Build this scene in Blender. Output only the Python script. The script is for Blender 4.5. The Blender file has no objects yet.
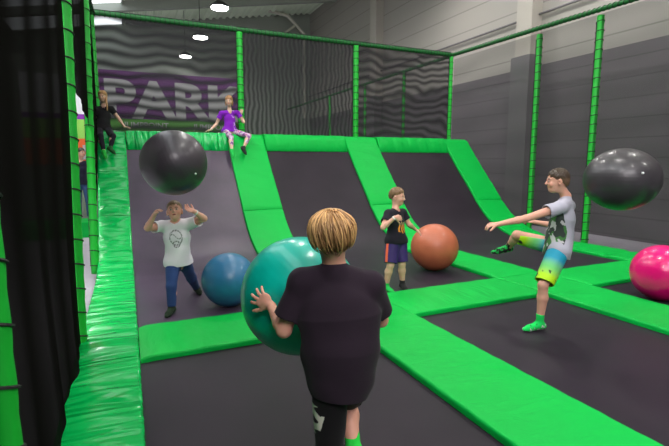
import bpy, bmesh, math, random
import numpy as np
from mathutils import Vector, Matrix

scene = bpy.context.scene
COL = scene.collection
rng = random.Random(7)

# ------------------------------------------------------------------ camera
FPX = 456.0
CAM = np.array([0.0, 0.0, 1.6])
PITCH = math.atan(61 / FPX)
YAW = math.atan(208 / (FPX / math.cos(PITCH)))
FW = np.array([math.sin(YAW) * math.cos(PITCH), math.cos(YAW) * math.cos(PITCH), -math.sin(PITCH)])
RT = np.array([math.cos(YAW), -math.sin(YAW), 0.0])
UP = np.cross(RT, FW)
cam_data = bpy.data.cameras.new('camera')
cam_data.sensor_width = 36.0
cam_data.lens = FPX / 669 * 36.0
cam_data.clip_end = 200
cam = bpy.data.objects.new('camera', cam_data)
COL.objects.link(cam)
cam.matrix_world = Matrix(((RT[0], UP[0], -FW[0], 0), (RT[1], UP[1], -FW[1], 0),
                           (RT[2], UP[2], -FW[2], 1.6), (0, 0, 0, 1)))
scene.camera = cam

# ------------------------------------------------------------------ world, exposure
world = bpy.data.worlds.new('hall_air')
scene.world = world
world.use_nodes = True
world.node_tree.nodes['Background'].inputs[0].default_value = (0.90, 0.82, 1.0, 1)
world.node_tree.nodes['Background'].inputs[1].default_value = 0.22
scene.view_settings.view_transform = 'Standard'
scene.view_settings.look = 'None'
scene.view_settings.gamma = 1
scene.view_settings.use_curve_mapping = False
scene.view_settings.exposure = 0.0
LAMP_POWER = 165.0
SKYLIGHT = 2.6
fl = bpy.data.lights.new('front_fill_light', 'AREA')       # unseen fill added behind the camera for neutral light from the front
fl.shape = 'RECTANGLE'; fl.size = 5.0; fl.size_y = 2.0; fl.energy = 420; fl.color = (1.0, 0.95, 0.97)
flo = bpy.data.objects.new('front_fill_light', fl); COL.objects.link(flo)
flo.location = (-0.5, -3.6, 5.6)
flo.rotation_euler = (Vector((2.8, 5.0, 0.6)) - Vector(flo.location)).to_track_quat('-Z', 'Y').to_euler()

# ------------------------------------------------------------------ small helpers
def P(x, y, d):
    """world point seen at photo pixel (x, y) at distance d along the view axis"""
    return CAM + (FW + RT * (x - 334.5) / FPX - UP * (y - 223.0) / FPX) * d

def depth(p):
    return float(np.dot(np.array(p) - CAM, FW))

def unit(v):
    v = np.array(v, float)
    return v / np.linalg.norm(v)

def tag(o, label=None, cat=None, group=None, kind=None):
    if label: o['label'] = label
    if cat: o['category'] = cat
    if group: o['group'] = group
    if kind: o['kind'] = kind
    return o

def link(o, parent=None):
    COL.objects.link(o)
    if parent is not None:
        o.parent = parent
    return o

def empty(name, loc=(0, 0, 0)):
    o = bpy.data.objects.new(name, None)
    o.location = loc
    return link(o)

def obj_from(name, verts, faces, mat, parent=None, smooth=True, loc=None, cols=None):
    """one mesh object; verts are world coordinates, the origin goes to loc"""
    V = np.asarray(verts, dtype=np.float64)
    base = np.zeros(3) if loc is None else np.array(loc, float)
    me = bpy.data.meshes.new(name)
    me.from_pydata((V - base).tolist(), [], faces if isinstance(faces, list) else faces.tolist())
    if cols is not None:
        at = me.color_attributes.new('Col', 'FLOAT_COLOR', 'POINT')
        c4 = np.ones((len(V), 4), np.float32); c4[:, :3] = cols
        at.data.foreach_set('color', c4.ravel())
    if smooth:
        me.polygons.foreach_set('use_smooth', [True] * len(me.polygons))
    me.update()
    if mat: me.materials.append(mat)
    o = bpy.data.objects.new(name, me)
    if parent is not None:
        link(o, parent)
        o.location = tuple(base - world_loc(parent))
    else:
        o.location = tuple(base); link(o)
    return o

def world_loc(o):
    v = np.zeros(3)
    while o is not None: v += np.array(o.location); o = o.parent
    return v

class MB:
    """collects shapes for ONE mesh"""
    def __init__(s): s.v = []; s.f = []
    def add(s, v, f):
        n = len(s.v); s.v += [tuple(p) for p in v]; s.f += [tuple(i + n for i in q) for q in f]
    def box(s, x0, x1, y0, y1, z0, z1):
        s.add([(x, y, z) for x in (x0, x1) for y in (y0, y1) for z in (z0, z1)],
              [(0, 1, 3, 2), (4, 6, 7, 5), (0, 4, 5, 1), (2, 3, 7, 6), (0, 2, 6, 4), (1, 5, 7, 3)])
    def tube(s, pts, rs, n=12, cap=True):
        pts = [np.array(p, float) for p in pts]
        if not hasattr(rs, '__len__'): rs = [rs] * len(pts)
        V = []; F = []
        t0 = unit(pts[1] - pts[0])
        ref = np.array([0, 0, 1.0]) if abs(t0[2]) < .9 else np.array([1.0, 0, 0])
        a = unit(np.cross(t0, ref))
        for i, p in enumerate(pts):
            t = unit(pts[min(i + 1, len(pts) - 1)] - pts[max(i - 1, 0)])
            a = unit(a - t * np.dot(a, t)); b = np.cross(t, a)
            for k in range(n):
                w = 2 * math.pi * k / n
                V.append(p + (a * math.cos(w) + b * math.sin(w)) * rs[i])
        for i in range(len(pts) - 1):
            for k in range(n):
                F.append((i * n + k, i * n + (k + 1) % n, (i + 1) * n + (k + 1) % n, (i + 1) * n + k))
        if cap:
            F.append(tuple(range(n - 1, -1, -1))); F.append(tuple((len(pts) - 1) * n + k for k in range(n)))
        s.add(V, F)
    def build(s, name, mat, parent=None, smooth=False, loc=None):
        return obj_from(name, s.v, s.f, mat, parent, smooth, loc)

# ------------------------------------------------------------------ materials
def new_mat(name, color, rough=0.5, metal=0.0, spec=0.5, coat=0.0):
    m = bpy.data.materials.new(name); m.use_nodes = True
    b = m.node_tree.nodes['Principled BSDF']
    b.inputs['Base Color'].default_value = (*color, 1)
    b.inputs['Roughness'].default_value = rough
    b.inputs['Metallic'].default_value = metal
    b.inputs['Specular IOR Level'].default_value = spec
    b.inputs['Coat Weight'].default_value = coat
    return m

def N(m, t, **kw):
    n = m.node_tree.nodes.new(t)
    for k, v in kw.items():
        if k in n.inputs: n.inputs[k].default_value = v
        else: setattr(n, k, v)
    return n

def L(m, a, b): m.node_tree.links.new(a, b)
def BS(m): return m.node_tree.nodes['Principled BSDF']

def bump(m, tex_out, strength, dist):
    b = N(m, 'ShaderNodeBump'); b.inputs['Strength'].default_value = strength
    b.inputs['Distance'].default_value = dist
    L(m, tex_out, b.inputs['Height']); L(m, b.outputs[0], BS(m).inputs['Normal'])

def coords(m, kind='Object', scale=(1, 1, 1)):
    tc = N(m, 'ShaderNodeTexCoord'); mp = N(m, 'ShaderNodeMapping')
    mp.inputs['Scale'].default_value = scale
    L(m, tc.outputs[kind], mp.inputs['Vector']); return mp.outputs[0]

def vary(m, scale, c0, c1, lo=0.3, hi=0.7, stretch=(1, 1, 1), detail=4):
    n = N(m, 'ShaderNodeTexNoise'); n.inputs['Scale'].default_value = scale; n.inputs['Detail'].default_value = detail
    L(m, coords(m, scale=stretch), n.inputs['Vector'])
    r = N(m, 'ShaderNodeValToRGB')
    r.color_ramp.elements[0].position = lo; r.color_ramp.elements[0].color = (*c0, 1)
    r.color_ramp.elements[1].position = hi; r.color_ramp.elements[1].color = (*c1, 1)
    L(m, n.outputs[0], r.inputs[0]); L(m, r.outputs[0], BS(m).inputs['Base Color']); return n

M = {}
def vinyl(name, c, rough, wr, across):
    m = new_mat(name, c, rough, spec=0.5 if rough < .4 else .18)
    n = N(m, 'ShaderNodeTexNoise'); n.inputs['Scale'].default_value = 3.0; n.inputs['Detail'].default_value = 3 if wr < .9 else 1.2
    n.inputs['Distortion'].default_value = 0.6
    L(m, coords(m, scale=across), n.inputs['Vector'])
    bump(m, n.outputs[0], wr, 0.05 if wr < .9 else .12)
    return m
M['pad'] = vinyl('green_vinyl', (0.0, 0.43, 0.055), 0.5, 0.25, (1.0, 2.2, 2.2))
M['pad_x'] = vinyl('green_vinyl_cross', (0.0, 0.43, 0.055), 0.5, 0.25, (2.6, 0.8, 0.8))
M['pad_left'] = vinyl('green_vinyl_creased', (0.0, 0.46, 0.085), 0.22, 1.0, (0.5, 2.0, 2.0))
M['pad_top'] = vinyl('green_vinyl_gathered', (0.0, 0.46, 0.085), 0.22, 1.0, (3.2, .7, .7))
M['skirt'] = new_mat('green_hem', (0.0, 0.50, 0.03), 0.5)

def bed_mat(name, c0, c1, rough):
    m = new_mat(name, c0, rough, spec=0.22 if rough > .4 else .4)
    vary(m, 1.7, c0, c1, 0.35, 0.7)
    w = N(m, 'ShaderNodeTexChecker'); w.inputs['Scale'].default_value = 260
    L(m, coords(m), w.inputs['Vector'])
    bump(m, w.outputs['Fac'], 0.15, 0.002)
    BS(m).inputs['Sheen Weight'].default_value = 0.05
    BS(m).inputs['Sheen Tint'].default_value = (0.75, 0.65, 0.9, 1)
    return m
M['bed'] = bed_mat('woven_bed', (0.014, 0.009, 0.015), (0.022, 0.0145, 0.023), 0.50)
M['bed_lit'] = bed_mat('woven_bed_lit', (0.050, 0.033, 0.057), (0.075, 0.049, 0.084), 0.36)  # same weave, paler: light reflected off the curve put into the colour
M['black'] = new_mat('black_webbing', (0.012, 0.012, 0.012), 0.7)
M['steel'] = new_mat('dark_steel', (0.03, 0.03, 0.03), 0.5, 0.6)
M['post'] = new_mat('green_sleeve', (0.006, 0.44, 0.03), 0.5)
M['rail'] = new_mat('dark_green_sleeve', (0.003, 0.12, 0.02), 0.6)

def net_mat(name, col, alpha, wave=0.0, scale=2.0, dirn='Z', dist=3.0, rough=0.7):
    m = new_mat(name, col, rough, spec=0.0)
    b = BS(m)
    if wave:
        w = N(m, 'ShaderNodeTexWave'); w.wave_type = 'BANDS'; w.bands_direction = dirn
        w.inputs['Scale'].default_value = scale; w.inputs['Distortion'].default_value = dist
        w.inputs['Detail'].default_value = 1.0; w.inputs['Detail Scale'].default_value = 0.7
        L(m, coords(m), w.inputs['Vector'])
        mr = N(m, 'ShaderNodeMapRange')
        mr.inputs['To Min'].default_value = alpha - wave; mr.inputs['To Max'].default_value = min(1, alpha + wave)
        L(m, w.outputs['Fac'], mr.inputs['Value']); L(m, mr.outputs[0], b.inputs['Alpha'])
    else:
        b.inputs['Alpha'].default_value = alpha
    return m
M['net_back'] = net_mat('net_wavy', (0.03, 0.03, 0.032), 0.74, 0.20, 1.5, 'Z', 6.5)
M['net_back2'] = net_mat('net_vertical_waves', (0.03, 0.03, 0.032), 0.70, 0.20, 3.2, 'X', 6.0)
M['net_back3'] = net_mat('net_swirls', (0.03, 0.028, 0.031), 0.76, 0.17, 1.6, 'Z', 11.0)
M['net_right'] = net_mat('net_fine', (0.03, 0.03, 0.032), 0.36, 0.05, 0.5, 'Z', 6.0)
M['net_left'] = net_mat('net_dense', (0.007, 0.0065, 0.006), 0.994, 0.005, 0.6, 'Y', 2.0, 0.9)

# ------------------------------------------------------------------ hall shell
def struct(name, mb, mat, label=None):
    o = mb.build(name, mat); o['kind'] = 'structure'; return o

def cladding(name, c, groove=0.5, rough=0.55, lo=0.0):
    m = new_mat(name, c, rough)
    tc = N(m, 'ShaderNodeTexCoord'); sp = N(m, 'ShaderNodeSeparateXYZ'); L(m, tc.outputs['Object'], sp.inputs[0])
    d = N(m, 'ShaderNodeMath', operation='DIVIDE'); d.inputs[1].default_value = groove; L(m, sp.outputs['Z'], d.inputs[0])
    f = N(m, 'ShaderNodeMath', operation='FRACT'); L(m, d.outputs[0], f.inputs[0])
    g = N(m, 'ShaderNodeMath', operation='GREATER_THAN'); g.inputs[1].default_value = 0.06; L(m, f.outputs[0], g.inputs[0])
    mx = N(m, 'ShaderNodeMix', data_type='RGBA')
    mx.inputs[6].default_value = (c[0] * .7, c[1] * .7, c[2] * .7, 1); mx.inputs[7].default_value = (*c, 1)
    L(m, g.outputs[0], mx.inputs[0]); L(m, mx.outputs[2], BS(m).inputs['Base Color'])
    bump(m, g.outputs[0], 0.4, 0.01)
    return m
M['clad'] = cladding('pale_cladding', (0.33, 0.31, 0.285), 0.62)
M['dado'] = cladding('grey_cover', (0.13, 0.115, 0.128), 0.42)
M['far'] = new_mat('far_wall', (0.28, 0.31, 0.27), 0.7)
M['floor'] = new_mat('hall_floor', (0.36, 0.33, 0.38), 0.5); vary(M['floor'], 2, (0.34, 0.31, 0.36), (0.40, 0.37, 0.42))
M['cream'] = new_mat('cream_steel', (0.55, 0.54, 0.46), 0.5)
M['col'] = new_mat('column_paint', (0.40, 0.37, 0.33), 0.6)
M['colcov'] = new_mat('column_cover', (0.15, 0.14, 0.15), 0.6)

m = MB(); m.box(-9, 10.1, -4, 25.4, -0.12, -0.06); struct('floor', m, M['floor'])
m = MB(); m.box(9.8, 10.1, -4, 25.0, 4.05, 9.8); struct('wall_right', m, M['clad'])
m = MB(); m.box(9.74, 10.1, -4, 25.0, -0.06, 4.05); struct('trim_1', m, M['dado'])
m = MB(); m.box(-9, 10.1, 25.0, 25.3, -0.06, 9.8); struct('wall_back', m, M['far'])
m = MB(); m.box(-9.3, -9, -4, 25.3, -0.06, 9.8); struct('wall_left', m, M['far'])
# corrugated ceiling, rising towards the right wall
def zc(x): return 9.8 - .175 * (9.8 - x)
cm = new_mat('corrugated_ceiling', (0.72, 0.82, 0.66), 0.45, 0.0)
V = []; F = []; n = 0; x = -9.0; k = 0
while x < 10.1:
    z = zc(x) + (0.09 if k % 2 else 0)
    for xx in (x, x + 0.12): V += [(xx, -4, z), (xx, 25.3, z)]
    x += 0.17; k += 1
for i in range(len(V) // 2 - 1): F.append((2 * i, 2 * i + 1, 2 * i + 3, 2 * i + 2))
o = obj_from('ceiling', V, F, cm, smooth=False); o['kind'] = 'structure'
# roof beams and pipes
k = 2
for y in (6.0, 14.5, 21.5):
    m = MB(); m.add([(x, yy, zc(x) + dz) for x in (-9, 9.8) for yy in (y - .12, y + .12) for dz in (-.4, 0)], [(0, 1, 3, 2), (4, 6, 7, 5), (0, 4, 5, 1), (2, 3, 7, 6), (0, 2, 6, 4), (1, 5, 7, 3)]); struct('trim_%d' % k, m, M['far']); k += 1
m = MB(); m.tube([(4.6, 24.2, 9.75), (8.2, 24.2, 9.3), (9.1, 24.2, 8.5), (9.1, 24.2, 4)], 0.09, 10); struct('trim_%d' % k, m, M['cream']); k += 1
m = MB(); m.tube([(8.7, 24.2, 8.9), (7.9, 24.2, 8.3), (7.2, 24.2, 8.0)], 0.06, 8); struct('trim_%d' % k, m, M['cream']); k += 1
for i, (y, w) in enumerate([(9.15, .5), (17.1, .5), (2.0, .5)]):
    m = MB(); m.box(9.45, 9.8, y - w / 2, y + w / 2, 4.25, 9.8); struct('column_%d' % (i + 1), m, M['col'])
    m = MB(); m.box(9.38, 9.74, y - w / 2 - .06, y + w / 2 + .06, -0.06, 4.3); struct('trim_%d' % k, m, M['colcov']); k += 1
# pipe along the wall
m = MB(); m.tube([(9.7, -4, 5.3), (9.7, 25, 5.3)], 0.03, 8); struct('trim_%d' % k, m, M['colcov']); k += 1
# daylit skylight strip in the roof
m = new_mat('daylit_glass', (1, 1, 1), 0.3)
BS(m).inputs['Emission Color'].default_value = (0.90, 0.95, 1, 1); BS(m).inputs['Emission Strength'].default_value = SKYLIGHT
def slab(mb, x0, x1, y0, y1, d0, d1):
    mb.add([(x, yy, zc(x) + dz) for x in (x0, x1) for yy in (y0, y1) for dz in (d0, d1)], [(0, 1, 3, 2), (4, 6, 7, 5), (0, 4, 5, 1), (2, 3, 7, 6), (0, 2, 6, 4), (1, 5, 7, 3)])
mm = MB(); slab(mm, -4.2, 0.15, -3, 24.6, -.08, -.04); struct('window_1', mm, m)
mm = MB()
for yy in np.arange(-3, 25, 2.3): slab(mm, -4.2, .2, yy, yy + .06, -.14, -.08)
for xx in (-4.25, -2.05, .15): slab(mm, xx, xx + .06, -3, 24.7, -.16, -.02)
struct('trim_%d' % k, mm, M['far']); k += 1

# ------------------------------------------------------------------ high bay lamps
def lamp(x, y, z, label):
    root = empty('high_bay_lamp', (x, y, z)); tag(root, label, 'ceiling lamp', 'high bay lamps over the arena')
    h = MB(); h.tube([(x, y, z + .02), (x, y, z + .10), (x, y, z + .22)], [0.30, 0.26, 0.10], 24)
    h.build('housing', M['steel'], root, True, (x, y, z))
    c = MB(); c.tube([(x, y, z + .2), (x, y, zc(x))], 0.012, 6); c.build('cable', M['black'], root, False, (x, y, z))
    em = bpy.data.materials.get('lamp_glow')
    if not em:
        em = new_mat('lamp_glow', (1, 1, 1), 0.5)
        BS(em).inputs['Emission Color'].default_value = (1.0, 0.97, 0.93, 1)
        BS(em).inputs['Emission Strength'].default_value = LAMP_POWER
    d = MB(); d.tube([(x, y, z), (x, y, z + .018)], 0.27, 24); d.build('diffuser', em, root, False, (x, y, z))
lamp(3.0, 15.6, 6.5, 'round white high bay lamp seen above the top rail of the back net')
lamp(2.95, 19.5, 6.5, 'round lamp seen through the back net, upper of the two there')
lamp(2.8, 23.2, 6.5, 'round lamp seen through the back net, lower of the two there')
for x in (-2.2, 3.0, 7.6):
    for y in (-1.5, 3.0, 7.4, 11.6):
        lamp(x, y, 7.2, 'round high bay lamp hanging over the arena above the view')

# ------------------------------------------------------------------ trampoline beds and pads
PROF = [(6.7, 0.0), (7.1, .07), (7.4, .16), (7.8, .37), (8.1, .63), (8.4, .95), (8.85, 1.42), (9.25, 1.86)]
def smooth_path(pts, step=0.06):
    pts = np.array(pts, float); n = len(pts)
    T = np.gradient(pts, axis=0); out = []
    for i in range(n - 1):
        L_ = np.linalg.norm(pts[i + 1] - pts[i]); m_ = max(1, int(L_ / step))
        t0 = T[i] / np.linalg.norm(T[i]) * L_; t1 = T[i + 1] / np.linalg.norm(T[i + 1]) * L_
        for j in range(m_):
            t = j / m_
            out.append(pts[i] * (2 * t**3 - 3 * t**2 + 1) + t0 * (t**3 - 2 * t**2 + t) + pts[i + 1] * (-2 * t**3 + 3 * t**2) + t1 * (t**3 - t**2))
    out.append(pts[-1]); return np.array(out)
RAMP = smooth_path([(4.0, 0), (5.4, 0)] + PROF)
def ramp_between(y0, y1):
    a = [p for p in RAMP if y0 < p[0] < y1]
    f = lambda y: (y, float(np.interp(y, RAMP[:, 0], RAMP[:, 1])))
    return np.array([f(y0)] + [tuple(p) for p in a] + [f(y1)])

def bed(name_label, x0, x1, path, mat, group):
    """a bed of woven fabric with its steel frame edge"""
    path = np.array(path); V = []; F = []; nx = 12
    T = np.gradient(path, axis=0); T /= np.linalg.norm(T, axis=1)[:, None]
    for s in (0.0, -0.02):
        for i, (y, z) in enumerate(path):
            ny, nz = -T[i][1], T[i][0]
            for k in range(nx + 1):
                V.append((x0 + (x1 - x0) * k / nx, y + ny * s, z + nz * s))
    n1 = len(path) * (nx + 1)
    for i in range(len(path) - 1):
        for k in range(nx):
            a = i * (nx + 1) + k; q = (a, a + 1, a + nx + 2, a + nx + 1)
            F.append(q); F.append(tuple(v + n1 for v in q[::-1]))
    loc = ((x0 + x1) / 2, path[0][0], -0.05)
    root = empty('trampoline', loc); tag(root, name_label, 'trampoline', group)
    obj_from('bed', V, F, mat, root, True, loc)
    fr = MB()
    for xx in (x0 + .0, x1 - .0):
        fr.tube([(xx, p[0] - T[i][1] * -.035, p[1] - .035) for i, p in enumerate(path)], 0.022, 8)
    fr.tube([(x0, path[0][0], path[0][1] - .035), (x1, path[0][0], path[0][1] - .035)], 0.022, 8)
    fr.build('frame', M['steel'], root, True, loc)
    return root

def pad(label, x0, x1, path, mat, thick=0.055, skirt_l=True, amp=0.004, seed=0, group='green safety pads', axis='Y', end_r=0.0):
    """foam pad swept along path (along, z); axis says whether the path runs in Y (width in X) or in X"""
    path = smooth_path(path, 0.03) if len(path) < 4 else np.array(path)
    T = np.gradient(path, axis=0); T /= np.linalg.norm(T, axis=1)[:, None]
    W = x1 - x0; r = 0.022; cs = []
    for k in range(5):
        w = math.pi / 2 * k / 4; cs.append((r - r * math.cos(w), thick - r + r * math.sin(w)))
    for k in range(1, 22): cs.append((r + (W - 2 * r) * k / 22, thick))
    for k in range(5):
        w = math.pi / 2 * (1 - k / 4); cs.append((W - r + r * math.cos(w), thick - r + r * math.sin(w)))
    cs += [(W, 0.02), (W, 0.003), (0, 0.003), (0, 0.02)]
    rr = random.Random(seed); ph = [rr.uniform(0, 6.28) for _ in range(8)]
    V = []; F = []; n = len(cs); s = 0
    for i, p in enumerate(path):
        if i: s += np.linalg.norm(path[i] - path[i - 1])
        e = min(s, 1e9)
        for (w, h) in cs:
            hh = h
            if h > thick * .5:
                hh += amp * (math.sin(17 * s + 3 * w + ph[0] + 1.5 * math.sin(5 * w + ph[1])) * .6 + math.sin(41 * s - 7 * w + ph[2]) * .4 * math.sin(3.1 * s + ph[3]))
                hh += 0.006 * math.sin(math.pi * w / W)
            if (i < 2 or i > len(path) - 3) and h > 0:
                hh -= 0.018 if i in (0, len(path) - 1) else 0.004
            y = p[0] - T[i][1] * hh; z = p[1] + T[i][0] * hh
            V.append((x0 + w, y, z) if axis == 'Y' else (y, x0 + w, z))
    for i in range(len(path) - 1):
        for k in range(n):
            q = (i * n + k, (i + 1) * n + k, (i + 1) * n + (k + 1) % n, i * n + (k + 1) % n)
            F.append(q if axis == 'X' else q[::-1])
    a = tuple(range(n)); b = tuple((len(path) - 1) * n + k for k in range(n))
    F.append(a if axis == 'Y' else a[::-1]); F.append(b[::-1] if axis == 'Y' else b)
    loc = ((x0 + x1) / 2, path[0][0], path[0][1] - .045) if axis == 'Y' else (path[0][0], (x0 + x1) / 2, path[0][1] - .045)
    o = obj_from('safety_pad', V, F, mat, None, True, loc)
    md = o.modifiers.new('edge', 'EDGE_SPLIT'); md.split_angle = math.radians(50)
    tag(o, label, 'safety pad', group)
    return o

XL = (-0.46, 0.012); XA = (1.87, 2.62); XB = (4.5, 5.3); XR = (7.25, 8.0)
G = 'trampolines with black woven beds'
back = ramp_between(4.45, 9.25)
bed('purple-grey trampoline that curves up the wall behind the boy in white', XL[1] - .02, XA[0] + .03, back, M['bed_lit'], G)
bed('dark trampoline curving up the wall behind the orange ball', XA[1] - .03, XB[0] + .03, back, M['bed'], G)
bed('dark trampoline curving up beside the fine mesh net on the far right', XB[1] - .03, XR[0] + .03, back, M['bed'], G)
flat = smooth_path([(-2.5, 0), (0, 0), (3.85, 0)], .3)
bed('flat trampoline under the boy carrying the turquoise ball', XL[1] - .02, XA[0] + .03, flat, M['bed'], G)
bed('flat trampoline the kicking boy stands on', XA[1] - .03, XB[0] + .03, flat, M['bed'], G)
bed('flat trampoline under the pink ball', XB[1] - .03, XR[0] + .03, flat, M['bed'], G)

def pathy(y0, y1): return np.array([(y, 0.0) for y in np.linspace(y0, y1, max(8, int((y1 - y0) / .04)))])
SEAM = 8.17
top_end = [(9.36, 1.99), (9.45, 2.09), (9.52, 2.115), (9.65, 2.12), (10.15, 2.12)]
def upper_path(): return np.vstack([ramp_between(SEAM + .004, 9.25), smooth_path([(9.25, 1.86)] + top_end, .04)[1:]])
pad('creased green pad on the floor along the black left net, nearest piece', XL[0], XL[1], pathy(-1.5, 3.87), M['pad_left'], seed=1, amp=.007)
pad('creased green pad rising off the floor beside the left net post', XL[0], XL[1], ramp_between(3.88 + .2, SEAM) if False else np.vstack([[(3.88, 0)], ramp_between(4.05, SEAM)]), M['pad_left'], seed=2, amp=.007)
pad('creased green pad on the slope below the girl in black', XL[0], XL[1], upper_path(), M['pad_left'], seed=3, amp=.008)
for (xa, xb), nm, sd in ((XA, ('long green floor pad running towards the camera between the boy in black and the kicker', 'curved green pad rising behind the turquoise ball', 'green slope pad under the girl in purple'), 4),
                         (XB, ('green floor pad running forward between the kicker and the pink ball', 'green pad lying behind the orange ball where the slope starts', 'green slope pad rising above the boy with the orange ball'), 8)):
    pad(nm[0], xa, xb, pathy(-1.5, 4.58), M['pad'], seed=sd, amp=.003)
    pad(nm[1], xa, xb, np.vstack([[(4.59, 0)], ramp_between(4.7, SEAM)]), M['pad'], seed=sd + 1)
    pad(nm[2], xa, xb, upper_path(), M['pad'], seed=sd + 2, amp=.006)
pad('narrow green floor pad along the foot of the mesh net on the right', XR[0], XR[1], pathy(0.5, 5.0), M['pad'], seed=20, amp=.003)
pad('green pad curving up beside the mesh net, lower piece', XR[0], XR[1], np.vstack([[(5.01, 0)], ramp_between(5.1, SEAM)]), M['pad'], seed=21)
pad('green pad on the slope beside the mesh net, upper piece', XR[0], XR[1], upper_path(), M['pad'], seed=22)
def pathx(a, b): return np.array([(x, 0.0) for x in np.linspace(a, b, max(8, int((b - a) / .04)))])
pad('green cross pad on the floor in front of the boy in white', 3.8, 4.58, pathx(XL[1] + .005, XA[0] - .004), M['pad_x'], axis='X', seed=30, amp=.003)
pad('green cross pad in front of the boy in purple shorts', 3.8, 4.58, pathx(XA[1] + .004, XB[0] - .004), M['pad_x'], axis='X', seed=31, amp=.003)
pad('green cross pad behind the pink ball', 3.8, 4.58, pathx(XB[1] + .004, XR[0] - .004), M['pad_x'], axis='X', seed=32, amp=.003)

# coping pads along the top edge
def coping(label, x0, x1, mat, seed):
    rr = random.Random(seed); ph = [rr.uniform(0, 6) for _ in range(6)]
    prof = [(9.30, 1.80), (9.22, 1.81), (9.20, 1.84), (9.28, 2.05), (9.33, 2.15), (9.38, 2.175), (9.46, 2.18), (9.8, 2.18), (10.14, 2.18), (10.14, 2.13), (9.44, 2.12)]
    V = []; F = []; n = len(prof); m_ = max(10, int((x1 - x0) / .03))
    for i in range(m_ + 1):
        x = x0 + (x1 - x0) * i / m_
        for j, (y, z) in enumerate(prof):
            a = 0.006 * (math.sin(19 * x + ph[0] + .5 * j) + .6 * math.sin(47 * x + ph[1] + .9 * j))
            if j in (0, 10, 9): a = 0
            if i in (0, m_): a -= .012
            V.append((x, y - a, z + a * .4))
    for i in range(m_):
        for j in range(n):
            F.append((i * n + j, i * n + (j + 1) % n, (i + 1) * n + (j + 1) % n, (i + 1) * n + j))
    F.append(tuple(range(n - 1, -1, -1))); F.append(tuple(m_ * n + k for k in range(n)))
    o = obj_from('coping_pad', V, F, mat, None, True, ((x0 + x1) / 2, 9.7, 2.12))
    md = o.modifiers.new('edge', 'EDGE_SPLIT'); md.split_angle = math.radians(60)
    tag(o, label, 'safety pad', 'green pads along the top edge')
coping('wrinkled shiny green pad along the top edge between the two girls', XL[1] + .01, XA[0] - .01, M['pad_top'], 1)
coping('smooth green pad along the top edge in the middle bay', XA[1] + .01, XB[0] - .01, M['pad_x'], 2)
coping('green pad along the top edge under the right end of the back net', XB[1] + .01, XR[0] - .01, M['pad_x'], 3)
# deck and frame under the pads
m = MB(); m.box(-.46, 8.0, 9.45, 10.35, 1.98, 2.06); o = m.build('platform_deck', M['steel']); o['kind'] = 'structure'
m = MB(); m.box(-.46, 8.0, 10.15, 10.3, -.06, 1.97); o = m.build('platform_back_panel', M['dado']); o['kind'] = 'structure'

# ------------------------------------------------------------------ posts, rails, nets
def sleeve_post(name, label, a, b, r, gap, group, wob=0.0, cross=True):
    """padded tube from a to b with lacing rings"""
    a = np.array(a, float); b = np.array(b, float); Ln = np.linalg.norm(b - a); t = (b - a) / Ln
    k = max(2, int(Ln / (gap / 4))); pts = []; rs = []
    for i in range(k + 1):
        s = Ln * i / k; ph = (s / gap) % 1
        pts.append(a + t * s); rs.append(r * (0.90 + 0.10 * math.sin(math.pi * ph)))
    p = MB(); p.tube(pts, rs, 12)
    root = empty(name, tuple(a)); tag(root, label, 'net rail' if name == 'net_rail' else 'post', group)
    p.build('padding', M['rail' if name == 'net_rail' else 'post'], root, True, a)
    q = MB(); s = gap * .5; cord = []
    side = unit(np.cross(t, [0.3, 0.8, 0.45])); oth = np.cross(t, side)
    while s < Ln:
        c = a + t * s
        cord += [c + (side * math.cos(w) + oth * math.sin(w)) * (r + .003) + t * .02 * math.sin(w) for w in np.linspace(0, 2 * math.pi, 13)]
        s += gap
    q.tube(cord, 0.0065 if r < .06 else .008, 5)
    q.build('lacing', M['black'], root, False, a)
    return root
GP = 'green padded net posts'
sleeve_post('net_post', 'green padded post at the very left edge, closest to the camera', (-.428, 1.80, 0.07), (-.428, 1.80, 4.4), .045, .22, GP)
sleeve_post('net_post', 'green laced post at the end of the dark left net, tilted', (-.445, 4.36, 0), (-.34, 4.36, 4.4), .048, .21, GP)
sleeve_post('net_post', 'green laced post on the far side of the opening in the left net', (-.50, 7.3, 0.0), (-.38, 7.3, 4.4), .056, .22, GP)
sleeve_post('net_post', 'thin green corner post behind the girl in black', (-.46, 10.2, 2.05), (-.46, 10.2, 4.4), .05, .22, GP)
sleeve_post('net_post', 'green laced post behind the girl in purple', (2.36, 10.2, 2.05), (2.36, 10.2, 4.37), .07, .16, GP)
sleeve_post('net_post', 'green laced post in the middle of the back net', (5.18, 10.2, 2.05), (5.18, 10.2, 4.37), .07, .16, GP)
sleeve_post('net_post', 'green laced post at the right corner of the back net', (8.02, 10.2, 2.05), (8.02, 10.2, 4.37), .055, .16, GP)
sleeve_post('net_post', 'green laced post of the right net behind the kicking boy', (8.13, 7.42, 0), (8.13, 7.42, 4.28), .065, .17, GP)
sleeve_post('net_post', 'green laced post of the right net behind the black ball', (8.13, 6.04, 0), (8.13, 6.04, 4.28), .068, .17, GP)
GR = 'green padded top rails of the nets'
sleeve_post('net_rail', 'green top rail along the back net', (-.46, 10.2, 4.42), (8.05, 10.2, 4.42), .055, .09, GR)
sleeve_post('net_rail', 'green top rail of the right net running towards the camera', (8.12, 1.0, 4.33), (8.05, 10.2, 4.42), .045, .10, GR)
sleeve_post('net_rail', 'green rail seen through the back net going away along the hall', (8.1, 10.35, 4.42), (8.1, 24, 4.42), .045, .2, GR)
sleeve_post('net_rail', 'green top rail of the left net above the view', (-.46, -1, 4.42), (-.46, 10.1, 4.42), .055, .2, GR)
for y in (12.6, 15.2, 18.4):
    sleeve_post('net_post', 'green post seen dimly through the right part of the back net', (8.1, y, -.06), (8.1, y, 4.38), .05, .2, 'green posts beyond the back net')

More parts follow.
